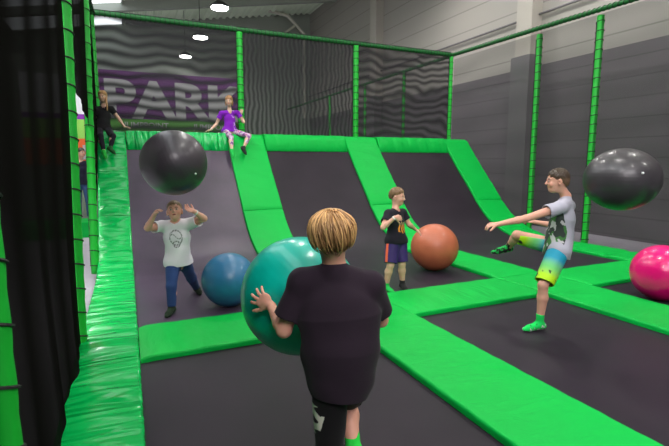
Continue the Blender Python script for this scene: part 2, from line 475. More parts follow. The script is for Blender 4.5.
def net(label, A, B, z0, z1, mat, nrm, nu=60, nv=24, fold=0.02, freq=3.0, seed=0, bulge=0.0, z0b=None, flare=0.0, foldpow=1.0, lean=(0, 0)):
    """a hanging net between plan points A and B, with folds"""
    rr = random.Random(seed); ph = [rr.uniform(0, 6) for _ in range(8)]
    A = np.array(A, float); B = np.array(B, float); nrm = np.array(nrm, float); Ln = np.linalg.norm(B - A)
    V = []; F = []
    for j in range(nv + 1):
        t = j / nv
        for i in range(nu + 1):
            u = i / nu; zb = z0 if z0b is None else z0 + (z0b - z0) * u
            p = A + (B - A) * u; z = zb + (z1 - zb) * t; s = u * Ln
            d = fold * (1 - t) ** foldpow * (math.sin(freq * s * 2 + ph[0] + .5 * z) + .5 * math.sin(freq * s * 5.3 + ph[1] - z)) + .4 * fold * math.sin(2.2 * z + ph[2] + s)
            d += bulge * math.sin(math.pi * u) * math.sin(math.pi * min(1, t * 1.1)) + flare * (1 - t) ** 3
            d += (lean[0] * (1 - u) + lean[1] * u) * z / 4.4
            V.append((p[0] + nrm[0] * d, p[1] + nrm[1] * d, z))
    for j in range(nv):
        for i in range(nu):
            a = j * (nu + 1) + i; F.append((a, a + 1, a + nu + 2, a + nu + 1))
    o = obj_from('safety_net', V, F, mat, None, True, ((A[0] + B[0]) / 2, (A[1] + B[1]) / 2, min(z0, z0 if z0b is None else z0b)))
    tag(o, label, 'net', 'black safety nets'); return o
net('dark dense net filling the left edge, draped onto the floor pad', (-.50, -1.0), (-.47, 4.30), 0.03, 4.4, M['net_left'], (1, 0), 160, 30, .018, 3.4, 1, flare=.045, foldpow=2.0, lean=(-.10, .12))
net('dark net hanging over the opening between the two left posts', (-.44, 4.40), (-.50, 7.28), 2.34, 4.4, M['net_left'], (1, 0), 40, 16, .01, 3, 2, z0b=2.08, lean=(.10, .12))
net('dark net beside the girl in black running to the back corner', (-.48, 7.33), (-.47, 10.15), 0.5, 4.4, M['net_left'], (1, 0), 40, 16, .008, 3, 3, z0b=2.2, lean=(.10, 0))
net('wavy black net behind the two girls with purple lettering showing through', (-.42, 10.2), (2.33, 10.2), 2.15, 4.38, M['net_back'], (0, -1), 50, 30, .012, 2, 4)
net('black net behind the middle bay with vertical light streaks', (2.39, 10.2), (5.14, 10.2), 2.15, 4.38, M['net_back2'], (0, -1), 50, 30, .012, 2, 5)
net('black net at the right end of the back wall with swirling pattern', (5.22, 10.2), (7.98, 10.2), 2.15, 4.38, M['net_back3'], (0, -1), 50, 30, .012, 2, 6)
net('fine grey mesh net along the right side in front of the clad wall', (8.12, 0.6), (8.08, 10.15), 0.02, 4.30, M['net_right'], (-1, 0), 120, 30, .012, 1.2, 7)

# ------------------------------------------------------------------ banners beyond the nets
bm_ = new_mat('banner_purple', (0.11, 0.02, 0.14), 0.6)
root = empty('wall_banner', (1.6, 16, 2.2)); tag(root, 'purple and green banner reading PARK seen through the back net', 'banner')
m = MB(); m.box(-1.2, 3.75, 16.0, 16.03, 2.95, 4.4); m.build('purple_field', bm_, root, False, (1.6, 16, 2.2))
m = MB(); m.box(-1.2, 3.75, 16.0, 16.03, 2.2, 2.945); m.build('green_band', new_mat('banner_green', (0.07, 0.25, 0.03), 0.6), root, False, (1.6, 16, 2.2))
wm = new_mat('banner_white', (0.42, 0.42, 0.42), 0.6)
def lettering(name, body, x, z, size, y, parent, mat, sx=1.0, ext=0.01):
    c = bpy.data.curves.new(name, 'FONT'); c.body = body; c.size = size; c.extrude = ext; c.offset = size * (.04 if size > 1 else .01)
    t_ = bpy.data.objects.new(name, c); COL.objects.link(t_)
    me = bpy.data.meshes.new_from_object(t_.evaluated_get(bpy.context.evaluated_depsgraph_get()))
    bpy.data.objects.remove(t_); bpy.data.curves.remove(c)
    me.materials.clear(); me.materials.append(mat)
    o = bpy.data.objects.new(name, me); link(o, parent)
    o.location = tuple(np.array((x, y, z)) - np.array(parent.location)); o.rotation_euler = (math.pi / 2, 0, 0); o.scale = (sx, 1, 1)
    return o
lettering('lettering', 'PARK', -0.55, 3.02, 1.55, 15.98, root, wm, 1.12)
lettering('small_lettering', 'JUMPPOINT', 0.0, 2.68, 0.24, 15.98, root, wm, 1.05)
lettering('small_lettering', 'JUMPPOINT', 2.1, 2.68, 0.24, 15.98, root, wm, 1.05)

root = empty('wall_poster', (-1.3, 12.5, 1)); tag(root, 'white, green and orange poster seen through the opening beside the left posts', 'poster')
for nm, z0, z1, c in (('white_field', 2.72, 3.6, (.8, .8, .85)), ('purple_stripe', 2.60, 2.72, (.25, .02, .4)), ('green_field', 2.15, 2.60, (.30, .65, .10)), ('orange_field', 1.55, 2.15, (.8, .12, .02))):
    m = MB(); m.box(-2.1, -.55, 12.5, 12.53, z0, z1); m.build(nm, new_mat('poster_' + nm, c, .6), root, False, (-1.3, 12.5, 1))
m = MB(); m.box(-.93, -.78, 12.48, 12.5, 1.85, 2.0); m.box(-.95, -.8, 12.48, 12.5, 1.66, 1.78); m.build('white_marks', wm, root, False, (-1.3, 12.5, 1))
m = MB(); m.box(-2.4, -.5, 12.54, 12.7, -.06, 4.0); o = m.build('wall_partition', M['far']); o['kind'] = 'structure'
m = MB(); m.box(-2.2, -.50, 11.35, 12.2, -.06, .28); o = m.build('safety_pad', M['pad'], None, False, (-1.4, 11.3, -.06)); tag(o, 'green pad on the grey floor beyond the opening, by the person in jeans', 'safety pad')

# ------------------------------------------------------------------ balls
def ball_mat(name, c, rough=.28, coat=.3, ridge=0.0):
    m = new_mat(name, c, rough, spec=.5, coat=coat); BS(m).inputs['Coat Roughness'].default_value = .15
    n = vary(m, 5, tuple(v * .88 for v in c), tuple(min(1, v * 1.08) for v in c))
    return m
def ball(label, c, r, mat, pole=(0, 0, 1), valve=None, squash=1.0, ridges=14, vc=(.7, .7, .7)):
    c = np.array(c, float); pole = unit(pole); a = unit(np.cross(pole, [.31, .77, .2])); b = np.cross(pole, a)
    V = []; F = []; nl, ns = 96, 96
    for i in range(nl + 1):
        th = math.pi * i / nl
        dr = 0.0003 * math.cos(ridges * 4 * th) * (1 if .25 < th / math.pi < .75 else 0)
        for k in range(ns):
            w = 2 * math.pi * k / ns
            p = (pole * math.cos(th) + (a * math.cos(w) + b * math.sin(w)) * math.sin(th)) * (r + dr)
            p[2] *= squash; V.append(c + p)
    for i in range(nl):
        for k in range(ns):
            F.append((i * ns + k, (i + 1) * ns + k, (i + 1) * ns + (k + 1) % ns, i * ns + (k + 1) % ns))
    o = obj_from('exercise_ball', V, F, mat, None, True, c)
    tag(o, label, 'ball', 'large exercise balls')
    if valve is not None:
        v = unit(valve); mb = MB()
        mb.tube([c + v * (r - .003), c + v * (r + .004), c + v * (r + .006)], [.011, .011, .005], 12)
        mb.build('valve', new_mat('valve_' + mat.name, vc, .4), o, True, c)
    return o
def toward(px, py, c):   # direction from a ball's centre to a point on its camera side
    c = np.array(c); d = unit(c - CAM); q = unit(P(px, py, 1.0) - CAM)
    off = q * np.dot(c - CAM, q) - (c - CAM); ln = np.linalg.norm(off); R = ball_r
    return unit(off - q * math.sqrt(max(0, R * R - ln * ln)))
ball_r = .325; c = P(174, 163, 4.5)
ball('shiny black ball in the air above the boy in white', c, .318, ball_mat('ball_black', (.048, .038, .048), .40, .2), RT * .9 + UP * .4, toward(196, 174, c), 1.0)
c = P(229, 279.5, 5.08); c[2] = .302
ball('blue ball lying on the purple-grey trampoline beside the boy in white', c, .298, ball_mat('ball_blue', (.022, .155, .31), .38, .15), (.3, .2, .9), None)
c = P(434.5, 246, 6.75); c[2] = .35
ball('orange ball lying beside the boy in purple shorts', c, .347, ball_mat('ball_orange', (.48, .125, .06), .45, .1), (0.2, .1, 1), None)
c = P(300, 295, 2.52); CT = c; ball_r = .322
ball('turquoise ball held by the boy in front', c, .322, ball_mat('ball_turquoise', (0.0, .46, .35), .32, .3), (.5, -.2, .8), None)
c = P(662, 271.5, 5.3); c[2] = .325
ball('bright pink ball at the right edge on the flat trampoline', c, .322, ball_mat('ball_pink', (.80, .0, .17), .28, .25), (.1, .1, 1), None)
ball_r = .33; c = P(621.5, 179.5, 4.35)
ball('shiny black ball in the air at the right beside the kicking boy', c, .328, ball_mat('ball_black_flattened', (.036, .031, .036), .40, .2), (0, 0, 1), toward(643, 173, c), .90)

# ------------------------------------------------------------------ bodies: signed distance fields turned into one smooth surface
def surface_net(Fd, o, h):
    ins = Fd < 0; nx, ny, nz = Fd.shape
    ids = []; pos = []; quads = []
    for ax in range(3):
        sl0 = [slice(None)] * 3; sl1 = [slice(None)] * 3
        sl0[ax] = slice(0, -1); sl1[ax] = slice(1, None)
        m = ins[tuple(sl0)] != ins[tuple(sl1)]
        # stay off the border in the other two axes
        b, c = [(1, 2), (0, 2), (0, 1)][ax]
        idx = np.argwhere(m)
        if not len(idx): continue
        sh = Fd.shape
        ok = (idx[:, b] > 0) & (idx[:, c] > 0) & (idx[:, b] < sh[b] - 1) & (idx[:, c] < sh[c] - 1)
        idx = idx[ok]; nxt = idx.copy(); nxt[:, ax] += 1
        f0 = Fd[idx[:, 0], idx[:, 1], idx[:, 2]]; f1 = Fd[nxt[:, 0], nxt[:, 1], nxt[:, 2]]
        p = idx.astype(np.float64); p[:, ax] += f0 / (f0 - f1)
        q = []
        for db, dc in ((-1, -1), (0, -1), (0, 0), (-1, 0)):
            cc = idx.copy(); cc[:, b] += db; cc[:, c] += dc
            cid = (cc[:, 0] * ny + cc[:, 1]) * nz + cc[:, 2]
            q.append(cid); ids.append(cid); pos.append(p)
        q = np.stack(q, 1)
        flip = (f0 > 0) ^ (ax == 1)
        q[flip] = q[flip][:, ::-1]
        quads.append(q)
    ids = np.concatenate(ids); pos = np.concatenate(pos); quads = np.concatenate(quads)
    u, inv = np.unique(ids, return_inverse=True)
    cnt = np.bincount(inv)
    V = np.stack([np.bincount(inv, pos[:, k]) / cnt for k in range(3)], 1) * h + o
    Q = np.searchsorted(u, quads)
    return V, Q

class Sdf:
    def __init__(s, lo, hi, h):
        s.h = h; s.o = np.array(lo, float) - 3 * h
        s.n = np.ceil((np.array(hi) - s.o) / h).astype(int) + 4
        s.F = np.full(s.n, 0.5, np.float32); s.G = None
    def block(s, lo, hi):
        a = np.clip(np.floor((np.array(lo) - s.o) / s.h).astype(int), 0, s.n)
        b = np.clip(np.ceil((np.array(hi) - s.o) / s.h).astype(int) + 1, 0, s.n)
        sl = tuple(slice(a[i], b[i]) for i in range(3))
        X = [(s.o[i] + s.h * np.arange(a[i], b[i])).astype(np.float32) for i in range(3)]
        g = np.stack(np.meshgrid(*X, indexing='ij'), -1); return sl, g
    def put(s, sl, d, k, sub=False, grid='F'):
        A = s.F if grid == 'F' else s.G
        f = A[sl]
        if sub:
            A[sl] = np.maximum(f, -d); return
        if k > 0:
            hh = np.clip(k - np.abs(f - d), 0, None) / k
            A[sl] = np.minimum(f, d) - hh * hh * k * .25
        else: A[sl] = np.minimum(f, d)
    def cone(s, a, b, r1, r2, k=.02, n=None, q=1.0, sub=False, clip=None, grid='F'):
        a = np.array(a, float); b = np.array(b, float); R = max(r1, r2) + k + 4 * s.h
        sl, g = s.block(np.minimum(a, b) - R, np.maximum(a, b) + R)
        if g.size == 0: return
        p = g - a.astype(np.float32); ba = b - a
        if n is not None and q != 1:
            n = unit(n); p = p + ((p @ n.astype(np.float32)) * (q - 1))[..., None] * n.astype(np.float32); ba = ba + (ba @ n) * (q - 1) * n
        t = np.clip((p @ ba.astype(np.float32)) / max(ba @ ba, 1e-9), 0, 1)
        d = np.sqrt(((p - t[..., None] * ba.astype(np.float32)) ** 2).sum(-1)) - (r1 + (r2 - r1) * t)
        if clip is not None:
            for (cp, cn) in clip: d = np.maximum(d, (g - np.array(cp, np.float32)) @ np.array(unit(cn), np.float32))
        s.put(sl, d.astype(np.float32), k, sub, grid)
    def ell(s, c, R, rad, k=.02, sub=False):
        c = np.array(c, float); m = max(rad) + k + 4 * s.h
        sl, g = s.block(c - m, c + m)
        if g.size == 0: return
        p = (g - c.astype(np.float32)) @ np.array(R, np.float32).T
        rad = np.array(rad, np.float32)
        k0 = np.sqrt(((p / rad) ** 2).sum(-1)) + 1e-6; k1 = np.sqrt(((p / rad ** 2) ** 2).sum(-1)) + 1e-6
        s.put(sl, (k0 * (k0 - 1) / k1).astype(np.float32), k, sub)
    def mesh(s): return surface_net(s.F, s.o, s.h)

WAVES = [(np.array([rng.uniform(-1, 1), rng.uniform(-1, 1), rng.uniform(-.6, .6)]), rng.uniform(0, 6)) for _ in range(9)]
def wrinkle(p, f=28.0, seed=0.0):
    w = 0
    q = p + .02 * np.sin(p[..., [1, 2, 0]] * 23 + seed)
    for i, (k, ph) in enumerate(WAVES):
        w = w + np.sin(q @ (k * f * (1 + .25 * i)).astype(np.float32) + ph + seed * (i + 1)) / (1 + .4 * i)
    return w / 3.2

def vmat(name, rough=.8, spec=.2, sheen=0.0, sss=0.0, bumpy=0.0):
    m = new_mat(name, (.5, .5, .5), rough, spec=spec)
    a = N(m, 'ShaderNodeAttribute'); a.attribute_name = 'Col'
    L(m, a.outputs['Color'], BS(m).inputs['Base Color'])
    if sheen: BS(m).inputs['Sheen Weight'].default_value = sheen
    if sss:
        BS(m).inputs['Subsurface Weight'].default_value = sss
        BS(m).inputs['Subsurface Radius'].default_value = (.02, .008, .005)
        BS(m).inputs['Subsurface Scale'].default_value = .3
    if bumpy:
        n = N(m, 'ShaderNodeTexNoise'); n.inputs['Scale'].default_value = 220
        L(m, coords(m), n.inputs['Vector']); bump(m, n.outputs[0], bumpy, .003)
    return m
M['skin'] = vmat('skin', .5, .35, sss=.12)
M['cloth'] = vmat('cotton', .85, .15, sheen=.05, bumpy=.2)
M['hair'] = vmat('hair', .45, .4)
M['sport'] = vmat('sport_cloth', .6, .3)

def basis(f, up):
    f = unit(f); r = unit(np.cross(f, up)); u = np.cross(r, f); return r, f, u      # right, forward, up

def person(label, J, face, skin, h=.0045, s=1.0, head_up=None, hands=None, hairspec=None, clothes=(), expr=None, headscale=1.0):
    """J: joints in world space (own left / right). Returns the body object; clothes and hair become its children."""
    J = {k: np.array(v, float) for k, v in J.items()}
    allp = np.array(list(J.values()))
    lo = allp.min(0) - .17; hi = allp.max(0) + .17
    lo[2] = max(lo[2], -0.03) if min(J['anL'][2], J['anR'][2]) < .3 else lo[2]
    pel = (J['hipL'] + J['hipR']) / 2; shm = (J['shL'] + J['shR']) / 2
    up = unit(shm - pel); rt = unit(J['shR'] - J['shL']); fr = unit(np.cross(up, rt))
    hrt = unit(J['hipR'] - J['hipL']); hfr = unit(np.cross(up, hrt))
    hr, hf, hu = basis(face, head_up if head_up is not None else up * .4 + np.array([0, 0, .6]))
    hs = s * headscale
    def H(u, v, w): return J['head'] + (hr * u + hf * v + hu * w) * hs
    R3 = [hr, hf, hu]
    S = Sdf(lo, hi, h)
    # torso
    chest = pel + (shm - pel) * .68; waist = pel + (shm - pel) * .32
    S.cone(pel, waist, .100 * s, .090 * s, .03, hfr, 1.3)
    S.cone(waist, chest, .090 * s, .108 * s, .03, fr, 1.35)
    S.cone(chest, shm - up * .03 * s, .108 * s, .085 * s, .03, fr, 1.45)
    S.cone(J['shL'], J['shR'], .040 * s, .040 * s, .03)
    S.cone(J['hipL'], J['hipR'], .066 * s, .066 * s, .03)
    S.cone(shm - up * .01, J['neck'], .048 * s, .040 * s, .03)
    for e in 'LR': S.cone(J['neck'] - up * .03 * s, J['sh' + e], .032 * s, .036 * s, .03)
    S.cone(J['neck'], H(0, -.022, -.045), .040 * s, .040 * s, .02)
    # head
    S.ell(H(0, -.012, .028), R3, [.073 * hs, .089 * hs, .082 * hs], .015)
    S.ell(H(0, .014, -.035), R3, [.058 * hs, .066 * hs, .070 * hs], .03)
    S.ell(H(0, .050, -.078), R3, [.026 * hs, .022 * hs, .020 * hs], .03)
    for e in (-1, 1):
        S.ell(H(e * .034, .052, -.028), R3, [.022 * hs, .022 * hs, .022 * hs], .02)
        S.ell(H(e * .074, -.012, -.010), [unit(hr + e * .35 * hf * -1), hf, hu], [.010 * hs, .019 * hs, .031 * hs], .006)
        S.ell(H(e * .080, -.004, -.010), R3, [.007 * hs, .008 * hs, .014 * hs], 0, sub=True)
        S.ell(H(e * .030, .082, .004), R3, [.017 * hs, .012 * hs, .010 * hs], 0, sub=True)
        S.ell(H(e * .030, .068, .004), R3, [.014 * hs, .014 * hs, .012 * hs], .004)
        S.cone(H(e * .012, .078, .021), H(e * .045, .066, .022), .006 * hs, .005 * hs, .012)
    S.cone(H(0, .076, .012), H(0, .094, -.018), .007 * hs, .010 * hs, .010)
    S.cone(H(-.010, .086, -.022), H(.010, .086, -.022), .007 * hs, .007 * hs, .006)
    S.cone(H(-.016, .074, -.046), H(.016, .074, -.046), .006 * hs, .006 * hs, .006)
    S.cone(H(-.014, .072, -.056), H(.014, .072, -.056), .006 * hs, .006 * hs, .006)
    if expr == 'open': S.ell(H(0, .084, -.052), R3, [.013 * hs, .010 * hs, .008 * hs], 0, sub=True)
    # limbs
    for e in 'LR':
        S.cone(J['sh' + e], J['el' + e], .043 * s, .031 * s, .02)
        up3 = J['sh' + e] * .6 + J['el' + e] * .4
        mid = J['el' + e] * .72 + J['wr' + e] * .28
        S.cone(J['el' + e], mid, .031 * s, .031 * s, .015); S.cone(mid, J['wr' + e], .031 * s, .020 * s, .015)
        hip, kn, an, toe = J['hip' + e], J['kn' + e], J['an' + e], J['toe' + e]
        S.cone(hip, kn, .070 * s, .044 * s, .025)
        fd = unit(toe - an); bk = -unit(fd - unit(an - kn) * (fd @ unit(an - kn)))
        calf = kn * .68 + an * .32 + bk * .008 * s
        S.cone(kn, calf, .041 * s, .045 * s, .02); S.cone(calf, an, .045 * s, .026 * s, .02)
        dn = unit(an - kn); sole = unit(np.cross(np.cross(fd, dn), fd))     # down, normal to the foot
        heel = an - fd * .030 * s + sole * .022 * s
        ballp = an + (toe - an) * .70 + sole * .004 * s
        S.cone(an, heel, .026 * s, .024 * s, .02); S.cone(heel, ballp, .023 * s, .023 * s, .02)
        S.cone(an, ballp, .027 * s, .022 * s, .03)
        S.cone(ballp, toe, .025 * s, .017 * s, .015, sole, 1.35)
    # hands
    for e in 'LR':
        w = J['wr' + e]; fdir, pn, curl, spr = (hands or {}).get(e, (w - J['el' + e], fr, .5, .25))
        fdir = unit(fdir); pn = unit(pn - fdir * np.dot(pn, fdir)); lat = np.cross(fdir, pn) * (1 if e == 'L' else -1)
        # lat points to the thumb side
        g = s * 1.0
        pc = w + fdir * .036 * g
        S.cone(w, w + fdir * .03 * g, .019 * g, .022 * g, .015, pn, 1.2)
        S.cone(pc - lat * .014 * g, pc + lat * .014 * g, .024 * g, .024 * g, .012, pn, 1.9)
        S.cone(w + fdir * .05 * g - lat * .020 * g, w + fdir * .056 * g + lat * .020 * g, .015 * g, .015 * g, .010, pn, 1.5)
        for i, (lt, ln, rr_) in enumerate(((.024, .056, .0078), (.008, .063, .0080), (-.008, .058, .0078), (-.023, .046, .0070))):
            rr_ = max(rr_ * g, h * 1.35)
            p0 = w + (fdir * (.058 - abs(lt - .008) * .2) + lat * lt) * g
            d = unit(fdir + lat * spr * (lt / .024) * 1.0)
            S.cone(p0 - d * .01, p0, rr_, rr_, .006)
            for j, fr_ in enumerate((.45, .32, .23)):
                d = unit(d * math.cos(curl * (.5, 1, .8)[j]) + pn * math.sin(curl * (.5, 1, .8)[j]))
                p1 = p0 + d * ln * fr_ * g
                S.cone(p0, p1, rr_ * (1 - .07 * j), rr_ * (1 - .07 * (j + 1)), .003); p0 = p1
        t0 = w + (fdir * .016 + lat * .016) * g
        d = unit(fdir * .75 + lat * (.65 + spr * .8) + pn * .25)
        for j, ln in enumerate((.034, .026, .020)):
            p1 = t0 + d * ln * g
            S.cone(t0, p1, max((.0115, .0092, .0085)[j] * g, h * 1.4), max((.0092, .0085, .0072)[j] * g, h * 1.3), .006); t0 = p1
            d = unit(d + fdir * .18 + pn * .25 * curl)
    V, Q = S.mesh()
    # colours: skin, lips, eyes, brows
    Lc = np.stack([(V - J['head']) @ hr, (V - J['head']) @ hf, (V - J['head']) @ hu], 1) / hs
    C = np.tile(np.array(skin), (len(V), 1))
    C *= (1 + .05 * wrinkle(V, 18)[:, None])
    def near(u, v, w, ru, rv, rw): return ((Lc[:, 0] - u) / ru) ** 2 + ((Lc[:, 1] - v) / rv) ** 2 + ((Lc[:, 2] - w) / rw) ** 2 < 1
    ck = near(-.04, .06, -.03, .022, .03, .02) | near(.04, .06, -.03, .022, .03, .02)
    C[ck] *= (1.04, .90, .88)
    C[near(0, .08, -.051, .021, .02, .0105)] = np.array(skin) * (.85, .50, .50)
    if expr == 'open': C[near(0, .08, -.052, .013, .02, .006)] = (.10, .015, .015)
    hc = np.array(hairspec['color']) if hairspec else np.array((.1, .06, .03))
    for e in (-1, 1):
        C[near(e * .031, .08, .024, .018, .03, .0045)] = hc * .5
        C[near(e * .030, .08, .004, .014, .02, .0070)] = (.55, .50, .47)
        C[near(e * .030, .085, .004, .0062, .02, .0066)] = (.03, .025, .02)
    lowest = float(V[:, 2].min())
    base = np.array([pel[0], pel[1], max(lowest, 0)])
    body = obj_from('person', V, Q, M['skin'], None, True, base, C)
    tag(body, label, 'person')
    # ---------------- clothes
    for cl in clothes:
        kind = cl['kind']; col = cl['color']; hc_ = cl.get('h', h); mt = M[cl.get('mat', 'cloth')]
        T = Sdf(lo - .03, hi + .03, hc_); T.G = np.full(T.n, 0.5, np.float32)
        cuts = []
        def both(a, b, r1, r2, k, n=None, q=1.0, clip=None):
            T.cone(a, b, r1, r2, k, n, q, False, clip, 'F'); T.cone(a, b, r1, r2, k, n, q, False, None, 'G')
        if kind == 'shirt':
            ex = cl.get('ease', .022) * s; hem = pel - up * (cl.get('drop', .02) + .015) * s + (J['hipL'] + J['hipR'] - 2 * pel) * 0
            hemw = cl.get('hemw', .125) * s; side = cl.get('swing', 0.0)
            hemc = hem + rt * side * s
            both(hemc - up * .05, waist, hemw, .092 * s + ex, .04, fr, cl.get('q', 1.10))
            hr_ = .072 * s + cl.get('hipx', .010)
            both(J['hipL'], J['hipR'], hr_, hr_, .05)
            for e in 'LR': both(waist, J['hip' + e], .085 * s, hr_, .05)
            both(waist, chest, .092 * s + ex, .106 * s + ex, .04, fr, 1.35)
            both(chest, shm - up * (.025 * s + ex * .5), .106 * s + ex, .080 * s + ex * .6, .04, fr, 1.45)
            for e in 'LR': both(J['neck'] - up * .045 * s, J['sh' + e], .040 * s, .044 * s + min(ex, .03) * .3, .04)
            both(J['shL'], J['shR'], .043 * s + min(ex, .03) * .3, .043 * s + min(ex, .03) * .3, .04)
            both(shm, J['neck'] - up * cl.get('collar', .028) * s, .05 * s + min(ex, .025) * .5, .047 * s, .03)
            for e in 'LR':
                fv = cl.get('sleeve', .62); a = J['sh' + e]; b = a + (J['el' + e] - a) * fv; dr = unit(b - a)
                both(a, b + dr * .05, .046 * s + min(ex, .03) * .3, .050 * s + ex * cl.get('flare', .9), .025, clip=[(b, dr)])
                T.cone(b, b + dr * .08, .050 * s + ex * .9, .05 * s + ex * .9, .0, None, 1, False, None, 'G')
            cuts.append((hemc, -(up + rt * cl.get('tilt', 0))))
        elif kind == 'shorts':
            ex = cl.get('ease', .018) * s; fv = cl.get('leg', .9)
            wst = pel + up * .06 * s
            both(wst + up * .03, pel, .090 * s + ex * .2, .100 * s + ex * .4, .03, hfr, 1.35)
            both(J['hipL'], J['hipR'], .062 * s + ex, .062 * s + ex, .03)
            for e in 'LR':
                a, k_, an = J['hip' + e], J['kn' + e], J['an' + e]
                if fv <= 1:
                    b = a + (k_ - a) * fv; dr = unit(b - a)
                    both(a, b + dr * .04, .070 * s + ex, cl.get('hemr', .062) * s + ex, .02, clip=[(b, dr)])
                else:
                    b = k_ + (an - k_) * (fv - 1); dr = unit(b - k_)
                    both(a, k_, .068 * s + ex, .046 * s + ex * .9, .02)
                    both(k_, b + dr * .03, .047 * s + ex * .9, cl.get('hemr', .030) * s + ex * .8, .02, clip=[(b, dr)])
            cuts.append((wst, up))
        elif kind in ('sockL', 'sockR'):
            e = kind[-1]; kn, an, toe = J['kn' + e], J['an' + e], J['toe' + e]
            fd = unit(toe - an); dn = unit(an - kn); sole = unit(np.cross(np.cross(fd, dn), fd)); x_ = .0045
            heel = an - fd * .030 * s + sole * .022 * s; ballp = an + (toe - an) * .70 + sole * .004 * s
            tp = an - dn * cl.get('high', .05) * s
            both(tp - dn * .03, an, .032 * s + x_, .026 * s + x_, .02, clip=[(tp, -dn)])
            both(an, heel, .026 * s + x_, .024 * s + x_, .02); both(heel, ballp, .023 * s + x_, .023 * s + x_, .02)
            both(an, ballp, .027 * s + x_, .022 * s + x_, .03); both(ballp, toe, .025 * s + x_, .018 * s + x_, .015, sole, 1.3)
        # folds
        a_ = cl.get('wrinkle', .004); nz = np.abs(T.F) < .05
        ii = np.argwhere(nz)
        pp = (ii * T.h + T.o).astype(np.float32)
        wv = (wrinkle(pp, cl.get('wf', 26.0), cl.get('seed', 1.0)) * a_).astype(np.float32)
        T.F[nz] += wv; T.G[nz] += wv
        for (cp, cn) in cuts:
            far = np.array(cp, float); cn = unit(cn)
            X = [(T.o[i] + T.h * np.arange(T.n[i])) for i in range(3)]
            pl = ((X[0] - far[0]) * cn[0])[:, None, None] + ((X[1] - far[1]) * cn[1])[None, :, None] + ((X[2] - far[2]) * cn[2])[None, None, :]
            T.F = np.maximum(T.F, pl.astype(np.float32))
        if kind == 'shirt':
            T.cone(J['neck'] - up * .045 * s + fr * .012 * s, J['neck'] + up * .08 * s + fr * .02 * s, .047 * s, .056 * s, 0, None, 1, True)
        if not kind.startswith('sock'):
            T.F = np.maximum(T.F, -(T.G + T.h * 3.3))
        Vc, Qc = T.mesh(); del T
        ctx = dict(J=J, pel=pel, shm=shm, up=up, rt=rt, fr=fr, s=s, hrt=hrt, hfr=hfr)
        Cc = col(Vc, ctx) if callable(col) else np.tile(np.array(col, float), (len(Vc), 1))
        nm = {'shirt': 't_shirt', 'shorts': cl.get('name', 'shorts'), 'sockL': 'sock', 'sockR': 'sock'}[kind]
        o = obj_from(nm, Vc, Qc, mt, body, True, base, Cc)
        if cl.get('label'): o['label'] = cl['label']
    # ---------------- hair
    if hairspec:
        T = Sdf(J['head'] - .2 * hs - .06, J['head'] + .2 * hs + .06, hairspec.get('h', .004))
        tk = hairspec.get('thick', .008)
        T.ell(H(0, -.014, .030), R3, [(.073 + tk) * hs, (.089 + tk) * hs, (.083 + tk) * hs], .01)
        T.ell(H(0, -.05, -.02), R3, [(.058 + tk) * hs, (.045 + tk) * hs, (.05 + tk) * hs], .02)
        nz = np.argwhere(np.abs(T.F) < .04); pp = (nz * T.h + T.o)
        lc = np.stack([(pp - J['head']) @ hr, (pp - J['head']) @ hf, (pp - J['head']) @ hu], 1) / hs
        th = np.arctan2(lc[:, 0], lc[:, 1] + .02); ph = lc[:, 2]
        st = np.sin(th * 34 + 3 * np.sin(ph * 60)) * .5 + np.sin(th * 71 + ph * 90) * .3 + np.sin(lc[:, 0] * 420 + lc[:, 2] * 120) * .4
        T.F[nz[:, 0], nz[:, 1], nz[:, 2]] += (st * hairspec.get('rough', .0018)).astype(np.float32)
        sl, g = T.block(T.o, T.o + T.n * T.h)
        q = (g - J['head'])
        lv = (q @ hf) / hs; lw = (q @ hu) / hs; lu = (q @ hr) / hs; del q, g
        a0, a1 = hairspec.get('line', (-.062, .72))      # hairline plane: height at the back, slope forward
        line = a0 + (lv + .085) * a1
        # sideburn / ear notch
        line = np.maximum(line, np.where((np.abs(lu) > .055) & (lv > -.028) & (lv < .03), .012, -1))
        T.F += (.0012 * np.sin(lu * 330 + 9 * np.sin(lv * 40)) + .0010 * np.sin(lv * 250 + lw * 200)).astype(np.float32)
        line = line + .004 * np.sin(lu * 190) + .003 * np.sin(lv * 260 + lu * 90)
        T.F += (np.clip(.034 - (lw - line), 0, .034) / .034 * (tk * .8) * hs).astype(np.float32)
        T.F = np.maximum(T.F, ((line - lw) * hs).astype(np.float32))
        T.F = np.maximum(T.F, -(T.F * 0 + 1))
        for (pa, pb, r1, r2) in hairspec.get('tails', []):
            n_ = 7
            A_, B_ = H(*pa), H(*pb)
            for i in range(n_):
                t0, t1 = i / n_, (i + 1) / n_
                T.cone(A_ + (B_ - A_) * t0, A_ + (B_ - A_) * (t0 + t1) / 2, (r1 + (r2 - r1) * t0) * hs * .85, (r1 + (r2 - r1) * t0) * hs, .004)
                T.cone(A_ + (B_ - A_) * (t0 + t1) / 2, A_ + (B_ - A_) * t1, (r1 + (r2 - r1) * t0) * hs, (r1 + (r2 - r1) * t1) * hs * .85, .004)
        Vh, Qh = T.mesh()
        lc = np.stack([(Vh - J['head']) @ hr, (Vh - J['head']) @ hf, (Vh - J['head']) @ hu], 1) / hs
        th = np.arctan2(lc[:, 0], lc[:, 1] + .02)
        st = .5 + .5 * np.sin(th * 45 + 4 * np.sin(lc[:, 2] * 50))
        c2 = np.array(hairspec.get('color2', hairspec['color']))
        base_c = np.array(hairspec['color'])[None] * (1 - st[:, None]) + c2[None] * st[:, None]
        if 'fade' in hairspec:     # clipped sides
            f_ = np.clip((hairspec['fade'] - lc[:, 2]) / .03, 0, 1)[:, None]
            base_c = base_c * (1 - f_) + np.array(hairspec['fadecolor'])[None] * f_
        hair = obj_from('hair', Vh, Qh, M['hair'], body, True, base, base_c)
